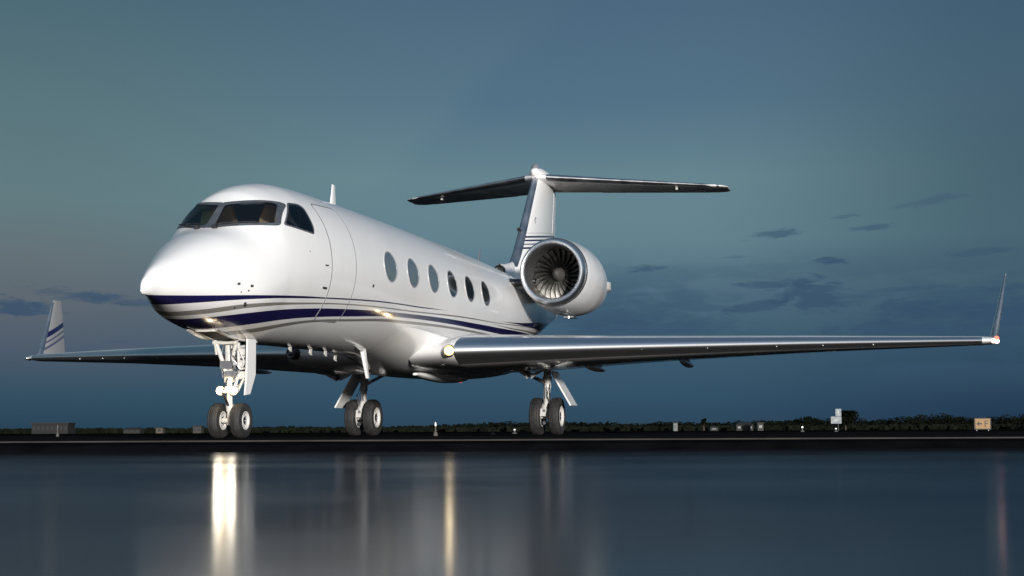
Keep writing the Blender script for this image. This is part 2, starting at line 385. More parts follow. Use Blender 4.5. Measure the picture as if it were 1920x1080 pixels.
def ring_patch(outline, surf, off, w, lip=.012):
    c_ = sum(outline, Vector((0, 0)))/len(outline)
    grow = []
    n = len(outline)
    for i in range(n):
        tng = (outline[(i+1) % n]-outline[i-1]).normalized(); nr = Vector((tng.y, -tng.x))
        if nr.dot(outline[i]-c_) < 0: nr = -nr
        grow.append(outline[i]+nr*w)
    mb = MB(); rg = [[surf(*q, off-lip) for q in outline], [surf(*q, off) for q in outline], [surf(*q, off) for q in grow], [surf(*q, off-lip) for q in grow]]
    mb.rings(rg, True, False); return mb

# ================================================================ the jet
jet = empty('private_jet', (0, 0, 0), 'large white twin-engine private jet with navy stripes parked on wet tarmac at dusk', 'airplane')
fus = fuselage_mesh().build('fuselage', M['livery'], jet)
# --- cockpit glazing
for s_ in (1, -1):
    fr = loop(rounded([(.0, 3.13), (s_*.865, 3.225), (s_*.735, 3.662), (.0, 3.595)], [.01, .05, .09, .01]), .03)
    pn = loop(rounded([(s_*.07, 3.175), (s_*.815, 3.258), (s_*.685, 3.622), (s_*.05, 3.548)], [.03, .05, .06, .03]), .03)
    MB().rings([[on_front(*q, -.01) for q in fr], [on_front(*q, .007) for q in fr], [on_front(*fr[i].lerp(pn[i], .5), .009) for i in range(len(fr))], [on_front(*q, .011) for q in pn], [on_front(*q, -.03) for q in pn]], True, False).build('windscreen_frame', M['frame'], jet)
    patch(pn, on_front, .004, 7, .0).build('windscreen_pane', M['cglass'], jet)
    for poly, rr in (([(2.87, 3.262), (3.64, 3.205), (3.70, 3.30), (3.72, 3.64), (3.60, 3.672), (3.33, 3.655)], [.05, .03, .05, .05, .03, .05]),):
        q = densify(rounded(poly, rr), .03); sf = on_side(s_)
        patch(q, sf, .010, 7, .0).build('cockpit_side_window', M['cglass'], jet)
        q = loop(rounded(poly, rr), .03); cc = sum(q, Vector((0, 0)))/len(q)
        inn = [cc+(v_-cc)*.955 for v_ in q]; out_ = [cc+(v_-cc)*1.05 for v_ in q]
        MB().rings([[sf(*v_, .0) for v_ in out_], [sf(*v_, .011) for v_ in out_], [sf(*v_, .014) for v_ in q], [sf(*v_, .014) for v_ in inn], [sf(*v_, -.03) for v_ in inn]], True, False).build('cockpit_window_rim', M['frame'], jet)
    # wiper: pivot low beside the middle, blade lying along the base of the pane
    w = MB(); a = on_front(s_*.14, 3.12, .03); b = on_front(s_*.42, 3.17, .05); c2 = on_front(s_*.13, 3.20, .03); d2 = on_front(s_*.70, 3.235, .03)
    w.tube([a, b], .012, 8).tube([on_front(s_*(.10+.06*k), 3.175+.007*k, .035) for k in range(10)], .009, 6).box(a, (.07, .06, .05)).tube([b, on_front(s_*.40, 3.21, .035)], .010, 6)
    w.build('wiper', M['darkmetal'], jet)
# --- what shows through the cockpit glass
tan = mat('seat_leather', (.24, .18, .11), .55, var=.1, vscale=5); trim = mat('cockpit_trim', (.05, .05, .052), .6); cream = mat('cockpit_lining', (.30, .27, .22), .6)
bk = [(4.0, .95*side_p(4.0, z)*sg, z) for sg, zz in ((1, [2.0+.1*i for i in range(20)]), (-1, [3.9-.1*i for i in range(20)])) for z in zz]
MB().add(bk, [tuple(range(len(bk)))]).build('cockpit_bulkhead', trim, jet)
sh_ = []
for i in range(16):
    x = 2.62+1.36*i/15; t_ = fT(x); sh_.append([(x, (side_p(x, zc_)-.05)*sg, zc_-.05) for sg, zz in ((1, [3.0+(t_-3.03)*j/10 for j in range(11)]), (-1, [t_-.03-(t_-3.03)*j/10 for j in range(11)])) for zc_ in zz])
def lining_ok(f, v): return all(not ((inside(Vector((v[i][0], v[i][2]+.04)), SWL)) or (v[i][0] < 3.42)) for i in f)
SWL = [(2.6, 3.1), (3.8, 3.05), (3.82, 3.72), (3.2, 3.8)]
ml = MB().rings(sh_, False, False); ml.f = [f for f in ml.f if lining_ok(f, ml.v)]
for s_ in (1, -1):
    cu = []
    for i in range(15):
        p_ = .66+.40*i/14; wv = .03*math.sin(i*1.9); cu.append([(3.86+wv, min(p_, .94*side_p(3.9, z_))*s_, z_) for z_ in (2.9, 3.1, 3.25, 3.4, 3.5, 3.6, 3.68)])
    MB().rings(cu, False, False).build('cockpit_curtain', mat('curtain_fabric', (.34, .25, .14), .7, var=.3, vscale=6), jet)
ml.build('cabin_lining', mat('lining_leather', (.36, .26, .15), .6, var=.3, vscale=4), jet)
MB().box((2.75, 0, 2.9), (.75, 1.25, .30)).box((3.2, 0, 2.6), (1.6, 1.7, .1)).build('instrument_panel', trim, jet)
g = MB()
for p_ in (-.3, -.1, .1, .3): g.tube([(2.25, p_, 3.07), (2.9, p_*1.6, 3.09)], .02, 6)
g.build('glareshield', M['black'], jet)
for p_ in (-.46, .46):
    b = MB(); rg = []
    for k in range(8):
        u_ = k/7; w_ = .25-.10*max(0, u_-.72)/.28; x = 3.40+.14*u_; z = 2.75+.98*u_
        rg.append([(x-.05, p_-w_, z), (x-.08, p_, z), (x-.05, p_+w_, z), (x+.06, p_+w_, z), (x+.06, p_-w_, z)])
    b.rings(rg, True, True).build('pilot_seat', tan, jet)
MB().add([(3.0, -.62, 3.28), (3.0, -.36, 3.28), (3.06, -.34, 3.55), (3.06, -.58, 3.55), (3.02, -.62, 3.28), (3.02, -.36, 3.28), (3.08, -.34, 3.55), (3.08, -.58, 3.55)], [(0, 1, 2, 3), (7, 6, 5, 4), (0, 4, 5, 1), (2, 6, 7, 3)]).build('chart_holder', mat('chart_paper', (.38, .42, .22), .7), jet)
for s_ in (1, -1):
    MB().add([(3.20, .62*s_, 3.50), (3.60, .62*s_, 3.58), (3.78, .85*s_, 3.20), (3.50, .93*s_, 3.20), (3.22, .66*s_, 3.50)], [(0, 1, 2, 3, 4)]).build('window_lining', cream, jet, smooth=False)
MB().tube([(2.75, 0, 3.62), (3.3, 0, 3.80), (3.8, 0, 3.86)], [.03, .09, .09], 8).build('overhead_panel', cream, jet)
# --- entry door (port) with its seam, cabin windows, access panels
dr = densify(rounded([(4.15, 1.89), (5.10, 1.92), (5.12, 3.80), (4.17, 3.76)], .10, 6), .06)
patch(dr, on_side(1), .005, 10).build('entry_door', M['livery'], jet)
ring_patch(dr, on_side(1), .007, .020).build('door_seam', M['seam'], jet)
hd = MB(); sf = on_side(1)
for a_, b_, z_, r_ in ((3.90, 4.02, 2.38, .016), (3.90, 3.99, 2.735, .010)): MB().tube([sf(a_, z_, .015), sf(b_, z_, .015)], r_, 8).build('door_handle', M['darkmetal'], jet)
for s_ in (1, -1):
    sf = on_side(s_)
    for k in range(6):
        cx = 6.765+1.247*k; cz = 2.99+.010*k
        o = [Vector((cx+.31*math.cos(2*math.pi*j/44), cz+.252*math.sin(2*math.pi*j/44))) for j in range(44)]
        w = patch(o, sf, .004, 5, .02).build('cabin_window', M['glass_sky'] if k < 3 else M['glass'], jet)
        ring_patch(o, sf, .011, .02).build('window_rim', M['rimgrey'], w)
# small probes and ports on the nose
sf = on_side(1)
for x, z, r_ in ((1.545, 2.235, .020), (1.785, 2.223, .020), (1.735, 2.15, .012), (1.76, 1.965, .024), (5.94, 2.58, .026), (1.60, 2.12, .009), (1.62, 1.90, .011), (3.4, 2.9, .007)):
    a = sf(x, z, 0); n = nrm_at(a); pr = MB().tube([a-n*.01, a+n*.012], r_, 12)
    if r_ > .018 and x < 2: pr.tube([a+n*.0, a+n*.04, a+n*.045+Vector((-.09, .01, 0))], .009, 6)
    pr.build('air_data_probe', M['darkmetal'], jet)

# --- aerofoil lofts
def foil(n=40, th=.11, camber=.015):
    up, lo = [], []
    for i in range(n+1):
        x = (1-math.cos(math.pi*i/n))/2; y = 5*th*(.2969*math.sqrt(x)-.126*x-.3516*x*x+.2843*x**3-.1036*x**4); c_ = camber*4*x*(1-x)
        up.append((x, y+c_)); lo.append((x, -y+c_))
    return up[::-1]+lo[1:-1]          # TE -> upper -> LE -> lower
def loft(stations, sgn=1, part=None, grow=0., vertical=False):
    """station: (span, xLE, chord, h, thickness, twist deg). part=(c0,c1) keeps only that share of chord"""
    rg = []
    for (sp, xl, ch, h, th, tw) in stations:
        q = []; cs, sn = math.cos(R(tw)), math.sin(R(tw))
        if part is None: pts = foil(th=th)
        else:
            c0, c1 = part; n = 26; base = foil(160, th=th); up = base[:161][::-1]; lo = [up[0]]+base[161:]+[base[0]]
            def at(tab, x):
                for i in range(len(tab)-1):
                    if tab[i][0] <= x <= tab[i+1][0]:
                        d = tab[i+1][0]-tab[i][0]; return tab[i][1]+(tab[i+1][1]-tab[i][1])*((x-tab[i][0])/d if d else 0)
                return tab[-1][1]
            xs = [c0+(c1-c0)*((1-math.cos(math.pi/2*(1-i/n)))) for i in range(n+1)]
            u_ = [(x, at(up, x)) for x in xs]; l_ = [(x, at(lo, x)) for x in xs][::-1]
            if c0 == 0: l_ = l_[1:]
            pts = u_+l_
        for (x, y) in pts:
            if grow:
                cy = y+math.copysign(grow/ch, y if part and part[0] == 0 or abs(y) > 1e-4 else 1); cx = x-(grow/ch if x < .02 else 0)
            else: cx, cy = x, y
            X = xl+ch*(cx*cs+cy*sn); H = ch*(cy*cs-cx*sn)
            q.append((X, h+H, sp*sgn) if vertical else (X, sp*sgn, h+H))
        rg.append(q)
    if vertical: rg = [[(a, b, c_) for (a, b, c_) in q] for q in rg]
    mb = MB(); mb.rings(rg, True, True); return mb
def sub(stations, a, b, n=8):
    """resample stations between spans a and b"""
    def at(s_):
        for i in range(len(stations)-1):
            p, q = stations[i], stations[i+1]
            if p[0]-1e-6 <= s_ <= q[0]+1e-6:
                k = (s_-p[0])/(q[0]-p[0]); return (s_,)+tuple(p[j]+(q[j]-p[j])*k for j in range(1, 6))
        return stations[-1]
    return [at(a+(b-a)*i/n) for i in range(n+1)]
WG = [(.6, 9.7, 6.1, 1.58, .10, 1.5), (1.35, 9.3, 6.5, 1.61, .105, 1.5), (1.7, 9.12, 6.68, 1.625, .11, 1.5), (4.3, 10.98, 4.95, 1.735, .105, 1.2),
      (8, 13.56, 3.45, 1.88, .10, .4), (11.55, 16.02, 2.05, 2.0, .095, 0), (11.78, 16.22, 1.86, 2.01, .085, 0), (11.90, 16.46, 1.60, 2.015, .05, 0)]
WLT = [(2.02, 16.72, 1.45, 11.80, .135, 0), (2.12, 16.80, 1.33, 11.84, .135, 0), (2.9, 17.46, .86, 12.02, .135, 0), (3.58, 17.98, .46, 12.17, .135, 0), (3.64, 18.06, .38, 12.185, .06, 0)]
SIDE = {1: 'port', -1: 'starboard'}
for s_ in (1, -1):
    wing = loft(WG, s_).build('wing', M['paint'], jet)
    loft(sub(WG, 1.70, 4.3, 5)+sub(WG, 4.3, 11.55, 8)[1:], s_, (0, .075), .004).build('leading_edge', M['metal'], wing)
    # flap and aileron seams as proud panels
    loft(sub(WG, 1.9, 6.4, 8), s_, (.78, .985), .003).build('flap', M['paint'], wing)
    loft(sub(WG, 7.2, 11.2, 8), s_, (.76, .985), .003).build('aileron', M['paint'], wing)
    # winglet, canted outwards
    rg = []
    for (z, xl, ch, p0, th, tw) in WLT:
        rg.append([(xl+ch*x, (p0+ch*y)*s_, z) for x, y in foil(th=th, camber=0)])
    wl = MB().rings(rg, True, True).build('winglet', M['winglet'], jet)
    rg = []
    for (z, xl, ch, p0, th, tw) in WLT[:-1]:
        f_ = [q for q in foil(th=th, camber=0) if q[0] < .11]
        rg.append([(xl+ch*x-.007, (p0+ch*y*1.02+math.copysign(.006, y))*s_, z) for x, y in f_])
    MB().rings(rg, False, False).build('winglet_leading_edge', M['dullmetal'], wl)
    # underwing fairings of the flap tracks and vortex generators / stall fence
    for sp in (3.2, 5.2):
        st = sub(WG, sp, sp+.001, 1)[0]; x0 = st[1]+st[2]*.62; z0 = st[3]-.13
        rg = []
        for i in range(13):
            k = i/12; r_ = .085*math.sin(math.pi*min(1, k*.98+.02))**.6; xx = x0+k*st[2]*.46
            rg.append([(xx, (sp+r_*.8*math.cos(a))*s_, z0-.03-.05*k+r_*1.1*math.sin(a)) for a in [2*math.pi*j/14 for j in range(14)]])
        MB().rings(rg, True, True).build('flap_track_fairing', M['paint'], wing)
    for sp in (4.9, 6.1, 7.4, 8.3, 9.3):
        st = sub(WG, sp, sp+.001, 1)[0]; MB().box((st[1]+.05, sp*s_, st[3]-.055), (.05, .015, .022)).build('leading_edge_peg', M['gearpaint'], wing)
# landing light in the port and starboard wing roots
for s_ in (1, -1):
    st = sub(WG, 1.56, 1.561, 1)[0]
    lp = MB(); lp.lathe((st[1]-.075, 1.61*s_, 1.62), (-.97, .2*s_, 0), [(.004, .058), (.014, .054), (.02, .042), (.025, .02), (.026, .001)], 24)
    lo_ = lp.build('wing_landing_light', M['lens_root'] if s_ > 0 else M['darkmetal'], jet)
    MB().lathe((st[1]-.075, 1.61*s_, 1.62), (-.97, .2*s_, 0), [(-.16, .12), (-.01, .112), (.012, .105), (.018, .095)], 28).build('light_housing', M['darkmetal'], lo_)
    MB().lathe((st[1]-.075, 1.61*s_, 1.62), (-.97, .2*s_, 0), [(.018, .095), (.008, .08), (.004, .066), (.004, .05)], 28).build('lamp_reflector', M['reflector'] if s_ > 0 else M['darkmetal'], lo_)
# navigation lights at the wing tips
for s_ in (1, -1):
    for k in range(2):
        x_ = 16.25+.22*k; p_ = 11.80+.075*k
        MB().lathe((x_, p_*s_, 2.0), (-.9, .4*s_, 0), [(-.03, .05), (.02, .048), (.05, .03), (.06, .001)], 14).build('navigation_light', M['lens_white'] if s_ > 0 else M['metal'], jet)
MB().lathe((16.42, 11.87, 2.065), (-.9, .4, .2), [(-.03, .05), (.02, .045), (.045, .02), (.05, .001)], 12).build('navigation_light', M['lens_red'], jet)

# --- wing-body fairing
FX = [8.1, 9, 10, 11, 12.5, 14.5, 16, 17, 18, 18.8]
FWd = pchip(FX, [1.32, 1.38, 1.46, 1.54, 1.60, 1.62, 1.50, 1.33, 1.05, .8])
FBt = pchip(FX, [1.30, 1.27, 1.25, 1.235, 1.225, 1.25, 1.35, 1.50, 1.75, 2.05])
FTp = pchip(FX, [2.04, 2.05, 2.05, 2.05, 2.05, 2.08, 2.2, 2.3, 2.4, 2.5])
rg = []
for i in range(90):
    k = i/89; x = 8.12+10.6*k; w, b, t_ = FWd(x), FBt(x), FTp(x); zc = b+(t_-b)*.55; q = []
    T1, B1 = fT(x), fB(x); z1 = (T1+B1)/2; kk = min(1, max(0, (x-8.12)/3.8)); kk = kk*kk*(3-2*kk)
    for j in range(73):
        a = -math.pi*1.17+math.pi*1.34*j/72; c_, s2 = math.cos(a), math.sin(a); e = 2.35
        tgt = (w*math.copysign(abs(c_)**(2/e), c_), zc+((t_-zc) if s2 > 0 else (zc-b))*math.copysign(abs(s2)**(2/e), s2))
        a2 = math.atan2(tgt[1]-z1, tgt[0]); c2_, s3 = math.cos(a2), math.sin(a2)
        r_ = 1/math.sqrt((c2_/fW(x))**2+(s3/(z1-B1))**2)+.006; f_ = (r_*c2_, z1+r_*s3)
        q.append((x, f_[0]+(tgt[0]-f_[0])*kk, f_[1]+(tgt[1]-f_[1])*kk))
    rg.append(q)
MB().rings(rg, False, False).build('belly_fairing', M['paint'], jet)
# keel panel catching the light below the fairing, beacon, drains
kp = MB(); rg = []
for i in range(15):
    k = i/14; x = 10.6+3.6*k; r_ = .15*math.sin(math.pi*(.04+.92*k))**.7
    rg.append([(x, .45+r_*1.5*math.cos(a), FBt(x)+.0+r_*.75*math.sin(a)) for a in [2*math.pi*j/18 for j in range(18)]])
kp.rings(rg, True, True).build('keel_fairing', M['paint'], jet)
MB().lathe((14.6, .2, 1.245), (0, 0, -1), [(0, .055), (.03, .05), (.055, .035), (.065, .001)], 18).build('beacon', M['lens_beacon'], jet)
for x, p_, h_ in ((5.0, .1, .09), (5.9, .1, .12), (6.6, .1, .11), (7.6, -.1, .16)):
    zb = fB(x)+.03
    MB().box((x, p_, zb-h_/2), (.09, .02, h_), Matrix.Rotation(R(14), 3, 'Y')).tube([(x-.01, p_, zb-h_), (x+.06, p_, zb-h_-.01)], .011, 6).build('drain_mast', M['gearpaint'], jet)
# hinged blade under the belly ahead of the wing
mb = MB(); rg = []
for k in range(9):
    u_ = k/8; z = 1.60-.53*u_; x = 7.66+.27*u_; p_ = .40; wd_ = .20*(1-.55*u_)
    rg.append([(x-wd_*.3, p_-.026*(1-.4*u_), z), (x-wd_*.1, p_+.028*(1-.4*u_), z), (x+wd_*.7, p_+.018, z), (x+wd_*.7, p_-.018, z)])
mb.rings(rg, True, True).tube([(6.95, .50, 1.635), (7.3, .45, 1.60), (7.68, .40, 1.575)], [.012, .02, .03], 8)
mb.build('ventral_blade', M['paint'], jet)
# aerials on the roof
def blade(x, z0, h_, c_, sweep, name='blade_aerial', m='paint', p_=0.):
    rg = []
    for k in range(6):
        u_ = k/5; ch = c_*(1-.55*u_); xx = x+sweep*u_
        rg.append([(xx+ch*a, p_+ch*b, z0+h_*u_) for a, b in foil(8, th=.14, camber=0)])
    return MB().rings(rg, True, True).build(name, M[m], jet)
blade(7.0, 4.10, .47, .34, .12); blade(16.75, 4.04, .44, .22, .16, m='grey')
blade(10.4, 4.12, .05, .5, .1, m='gearpaint')

# --- engines
def engine(s_):
    o = (15.55, 2.10*s_, 3.755)
    ax = (1, -.014*s_, -.022)
    # outer cowl
    cowl = MB().lathe(o, ax, [(.24, .785), (.27, .792), (.6, .832), (1.1, .868), (1.7, .88), (2.3, .85), (2.9, .775), (3.5, .67), (4.0, .57), (4.35, .49), (4.42, .47), (4.36, .44), (4.0, .46)], 72)
    n = cowl.build('engine_nacelle', M['paint'], jet)
    MB().lathe(o, ax, [(.238, .782), (.12, .760), (.05, .742), (.012, .720), (0, .700), (.008, .682), (.03, .655), (.07, .638), (.13, .622), (.17, .615)], 72).build('inlet_lip', M['metal'], n)
    MB().lathe(o, ax, [(.232, .785), (.232, .796), (.268, .802), (.268, .785)], 72, True).build('cowl_band', M['darkmetal'], n)
    MB().lathe(o, ax, [(.17, .615), (.5, .603), (.95, .60), (1.15, .60), (1.15, .05)], 72).build('inlet_duct', M['duct'], n)
    fan = MB(); O_ = Vector(o)+Vector(ax)*.80; nb = 24
    for b in range(nb):
        th0 = 2*math.pi*b/nb; rows = []
        for i in range(9):
            k = i/8; r_ = .17+(.592-.17)*k; tw = R(28+36*k); ch = .16+.09*k; ph = th0+.16*k*k; row = []
            for j in range(5):
                u_ = (j/4-.5)*ch; cam_ = .018*(1-(2*j/4-1)**2)
                da = (u_*math.sin(tw)+cam_*math.cos(tw))/r_; dx = u_*math.cos(tw)-cam_*math.sin(tw)
                row.append((O_.x+dx, O_.y+r_*math.cos(ph+da), O_.z+r_*math.sin(ph+da)))
            rows.append(row)
        fan.rings(rows, False, False)
    fan.build('fan', M['blade'], n)
    MB().lathe(Vector(o)+Vector(ax)*.46, ax, [(0, .001), (.03, .04), (.1, .085), (.2, .13), (.32, .17), (.42, .18), (.6, .18)], 36).build('spinner', M['spinner'], n)
    MB().lathe(o, ax, [(4.1, .40), (4.5, .38), (4.85, .33), (4.82, .30), (4.3, .33)], 48).build('exhaust_nozzle', M['dullmetal'], n)
    # reverser fairing on the outer flank
    rf = MB(); rf.rings([[(18.6+1.15*k/8, (2.15+(.70-.05*k)*1+.0+q*.07*math.sin(math.pi*min(1, .15+k/9.5)))*s_ if False else (2.15+.58-.30*(k/8)**1.5+.16*math.sin(math.pi*k/8)*(1 if q > 0 else 0))*s_, 3.68+v_*.17*math.sin(math.pi*(.15+.7*k/8))) for q, v_ in ((-1, -1), (1, -.6), (1, .6), (-1, 1))] for k in range(9)], True, True)
    rf.build('reverser_fairing', M['gearpaint'], n)
    MB().box((17.3, (2.15+.02)*s_, 2.795), (.5, .25, .02)).tube([(16.9, 2.2*s_, 2.80), (16.9, 2.2*s_, 2.75)], .03, 8).build('cowl_drain', M['dullmetal'], n)
    # pylon
    st = [(.8, 16.0, 4.4, 3.55, .075, 0), (1.0, 16.05, 4.3, 3.55, .07, 0), (1.55, 16.2, 3.9, 3.60, .065, 0)]
    py = loft(st, s_).build('engine_pylon', M['paint'], jet)
    loft(st, s_, (0, .06), .004).build('pylon_leading_edge', M['darkmetal'], py)
engine(1); engine(-1)

# --- fin and tailplane
FN = [(3.7, 19.2, 5.6, 0, .09, 0), (4.3, 19.75, 5.1, 0, .10, 0), (4.75, 20.35, 4.55, 0, .105, 0), (6.0, 21.5, 3.55, 0, .11, 0), (7.16, 22.55, 2.65, 0, .115, 0), (7.3, 22.7, 2.5, 0, .11, 0)]
def vloft(st, part=None, grow=0.):
    return loft(st, 1, part, grow, vertical=True)
fin = vloft(FN).build('tail_fin', M['fin'], jet)
vloft(sub(FN, 4.35, 7.1, 10), (0, .04), .004).build('fin_leading_edge', M['dullmetal'], fin)
vloft(sub(FN, 5.7, 6.95, 6), (.72, .99), .004).build('rudder', M['paint'], fin)
# dorsal fillet with ram-air inlet
rg = []
for i in range(16):
    k = i/15; x = 18.75+2.6*k; top = 4.32+.55*k**1.6; w = .10+.16*k
    rg.append([(x, w*math.cos(a), 3.8+(top-3.8)*max(0, math.sin(a))**.8) for a in [math.pi*j/16 for j in range(17)]])
df = MB().rings(rg, False, False).build('dorsal_fillet', M['paint'], jet)
MB().lathe((18.72, 0, 4.14), (-1, 0, .1), [(-.1, .15), (.0, .145), (.03, .13), (.0, .11), (-.08, .105), (-.08, .001)], 20).build('ram_air_inlet', M['darkmetal'], df)
MB().tube([(20.95, 0, 5.42), (20.74, 0, 5.43), (20.66, 0, 5.43)], [.02, .05, .03], 10).tube([(21.05, 0, 5.42), (20.95, 0, 5.42)], .03).build('fin_probe', M['darkmetal'], fin)
# bullet where fin and tailplane meet
MB().lathe((22.3, 0, 7.24), (1, 0, 0), [(0, .001), (.06, .07), (.25, .15), (.7, .21), (1.4, .22), (2.2, .19), (2.9, .12), (3.3, .05), (3.4, .001)], 30).build('tail_bullet', M['paint'], jet)
MB().lathe((22.65, 0, 7.40), (.1, 0, 1), [(-.1, .12), (.03, .11), (.09, .075), (.12, .001)], 18).build('tail_beacon', M['grey'], jet)
TP = [(.05, 22.45, 2.65, 7.13, .10, 1.5), (4.6, 25.72, 1.30, 7.17, .085, 1.0), (4.82, 25.92, 1.08, 7.175, .07, 1.0), (4.92, 26.12, .8, 7.178, .04, 1.0)]
for s_ in (1, -1):
    tp = loft(TP, s_).build('tailplane', M['paint'], jet)
    loft(sub(TP, .3, 4.7, 10), s_, (0, .09), .004).build('tailplane_leading_edge', M['dullmetal'], tp)
    loft(sub(TP, 1.3, 4.3, 8), s_, (.72, 1.045), .004).build('elevator', M['paint'], tp)
    MB().box((25.35, 3.55*s_, 7.06), (.12, .05, .07)).build('static_wick_mount', M['gearpaint'], tp)

# --- undercarriage
def wheel(c_, r_, w, rr, name='wheel'):
    x, p_, z = c_
    root = MB().lathe((x, p_, z), (0, 1, 0), [(-w*.34, rr*.95), (-w*.46, rr*1.12), (-w*.5, r_*.80), (-w*.44, r_*.93), (-w*.30, r_*.985), (-w*.26, r_*.965), (-w*.22, r_*.99), (-w*.1, r_), (-w*.07, r_*.975), (-w*.03, r_), (w*.03, r_), (w*.07, r_*.975), (w*.1, r_), (w*.22, r_*.99), (w*.26, r_*.965), (w*.30, r_*.985), (w*.44, r_*.93), (w*.5, r_*.80), (w*.46, rr*1.12), (w*.34, rr*.95)], 56).build(name, M['rubber'], jet)
    rm = MB()
    for sg in (1, -1):
        rm.lathe((x, p_, z), (0, sg, 0), [(w*.34, rr*.95), (w*.44, rr*1.06), (w*.46, rr), (w*.40, rr*.90), (w*.26, rr*.82), (w*.22, rr*.60), (w*.30, rr*.46), (w*.33, rr*.42)], 40)
    rm.build('rim', M['gearpaint'], root)
    for sg in (1, -1):
        hb = MB(); hb.lathe((x, p_, z), (0, sg, 0), [(w*.25, rr*.43), (w*.33, rr*.41), (w*.34, rr*.30), (w*.26, rr*.24), (w*.26, .001)], 24)
        for k in range(9):
            a = 2*math.pi*k/9; q = Vector((x+rr*.70*math.cos(a), p_+sg*w*.22, z+rr*.70*math.sin(a))); hb.tube([q, q+Vector((0, sg*w*.045, 0))], rr*.075, 8)
        hb.build('hub', M['darkmetal'], root)
    return root
NX = 2.90
for s_ in (1, -1): wheel((NX, .185*s_, .272), .272, .175, .135, 'nose_wheel')
g = MB()
g.tube([(2.82, 0, 1.62), (2.86, 0, .98)], .066, 16).tube([(2.86, 0, 1.0), (2.875, 0, .86)], .088, 16).tube([(2.87, 0, .88), (2.885, 0, .48)], .045, 14).tube([(2.88, 0, .52), (2.90, 0, .42)], .062, 12)
g.tube([(2.90, 0, .46), (2.90, 0, .20)], [.05, .042], 12).tube([(NX, -.16, .272), (NX, .16, .272)], .04, 12)
g.tube([(2.70, -.17, 1.50), (2.80, -.03, 1.02)], .034, 10).tube([(2.72, .18, 1.50), (2.80, .03, 1.02)], .030, 10).tube([(2.70, -.2, 1.46), (2.70, .2, 1.46)], .032, 10)
g.tube([(2.68, -.17, 1.50), (2.74, -.16, 1.28)], .022, 8)
strut = g.build('nose_gear_strut', M['gearpaint'], jet)
g = MB()   # torque links, steering unit, hoses
g.tube([(2.80, 0, .92), (2.62, 0, .70), (2.84, 0, .50)], .022, 8).box((2.80, 0, 1.12), (.14, .20, .12)).box((2.80, .06, .98), (.12, .16, .09)).tube([(2.80, .10, 1.2), (2.84, .19, 1.05), (2.80, .12, .90)], .014, 8).tube([(2.76, .05, 1.45), (2.72, .09, 1.2), (2.76, .14, 1.0), (2.78, .06, .8)], .010, 6)
g.tube([(2.76, -.05, 1.45), (2.74, -.10, 1.2), (2.76, -.06, .92)], .010, 6).tube([(2.74, .16, 1.32), (2.74, .09, 1.36), (2.74, .09, 1.26), (2.74, .16, 1.22)], .016, 6)
g.tube([(2.78, .10, 1.08), (2.78, .16, 1.13), (2.78, .20, 1.05), (2.78, .15, .98), (2.78, .10, 1.03)], .012, 6)
g.build('torque_link', M['dullmetal'], strut)
g = MB()   # drag brace: two rails with cross members, open between
g.tube([(3.02, .07, 1.52), (2.98, .10, .98), (2.92, .05, .74)], .026, 8).tube([(3.02, .25, 1.52), (2.98, .23, .98), (2.92, .10, .72)], .030, 8)
for z_, p0_, p1_ in ((1.40, .07, .25), (1.24, .08, .24), (1.06, .09, .235), (.92, .09, .20), (.80, .07, .14)): g.tube([(3.0, p0_, z_), (3.0, p1_, z_+.02)], .020, 8)
g.tube([(2.98, .08, 1.40), (2.98, .24, 1.08)], .014, 6).box((3.02, .165, 1.33), (.05, .12, .10)).box((3.0, .16, .985), (.06, .13, .08))
g.lathe((2.93, .165, 1.14), (-1, 0, 0), [(0, .055), (.03, .06), (.035, .045), (.02, .03), (.02, .001)], 20)
g.build('drag_brace', M['gearpaint'], strut)
g = MB()   # side door hanging nearly edge-on beside the leg
o6 = [(2.86, .275, 1.52), (3.14, .285, 1.52), (3.14, .285, .98), (3.06, .235, .68), (2.92, .215, .66), (2.86, .265, .98)]
g.add(o6+[(x, p_+.026, z) for x, p_, z in o6], [(0, 1, 2, 3, 4, 5), (11, 10, 9, 8, 7, 6)]+[(i, (i+1) % 6, (i+1) % 6+6, i+6) for i in range(6)])
g.build('nose_gear_door', M['paint'], jet)
def lamp(c_, r_, parent, m, ax=(-1, .12, 0)):
    l_ = MB().lathe(c_, ax, [(-.004, r_*.84), (.012, r_*.78), (.022, r_*.5), (.026, .001)], 24).build('landing_light', m, parent)
    MB().lathe(c_, ax, [(.004, r_), (.0, r_*.93), (-.004, r_*.84)], 24).build('lamp_reflector', M['reflector'], parent)
    return l_
for p_ in (-.115, .105):
    lamp((2.70, p_+.045, .725), .058, strut, M['lens'])
g = MB()
for p_ in (-.07, .15): g.lathe((2.70, p_, .725), (-1, .12, 0), [(-.12, .03), (-.06, .06), (0, .07), (.015, .068), (0, .059), (-.03, .05)], 24)
g.tube([(2.80, -.08, .725), (2.80, .16, .725)], .03, 8).box((2.84, 0, .74), (.1, .12, .1)).build('light_housing', M['gearpaint'], strut)
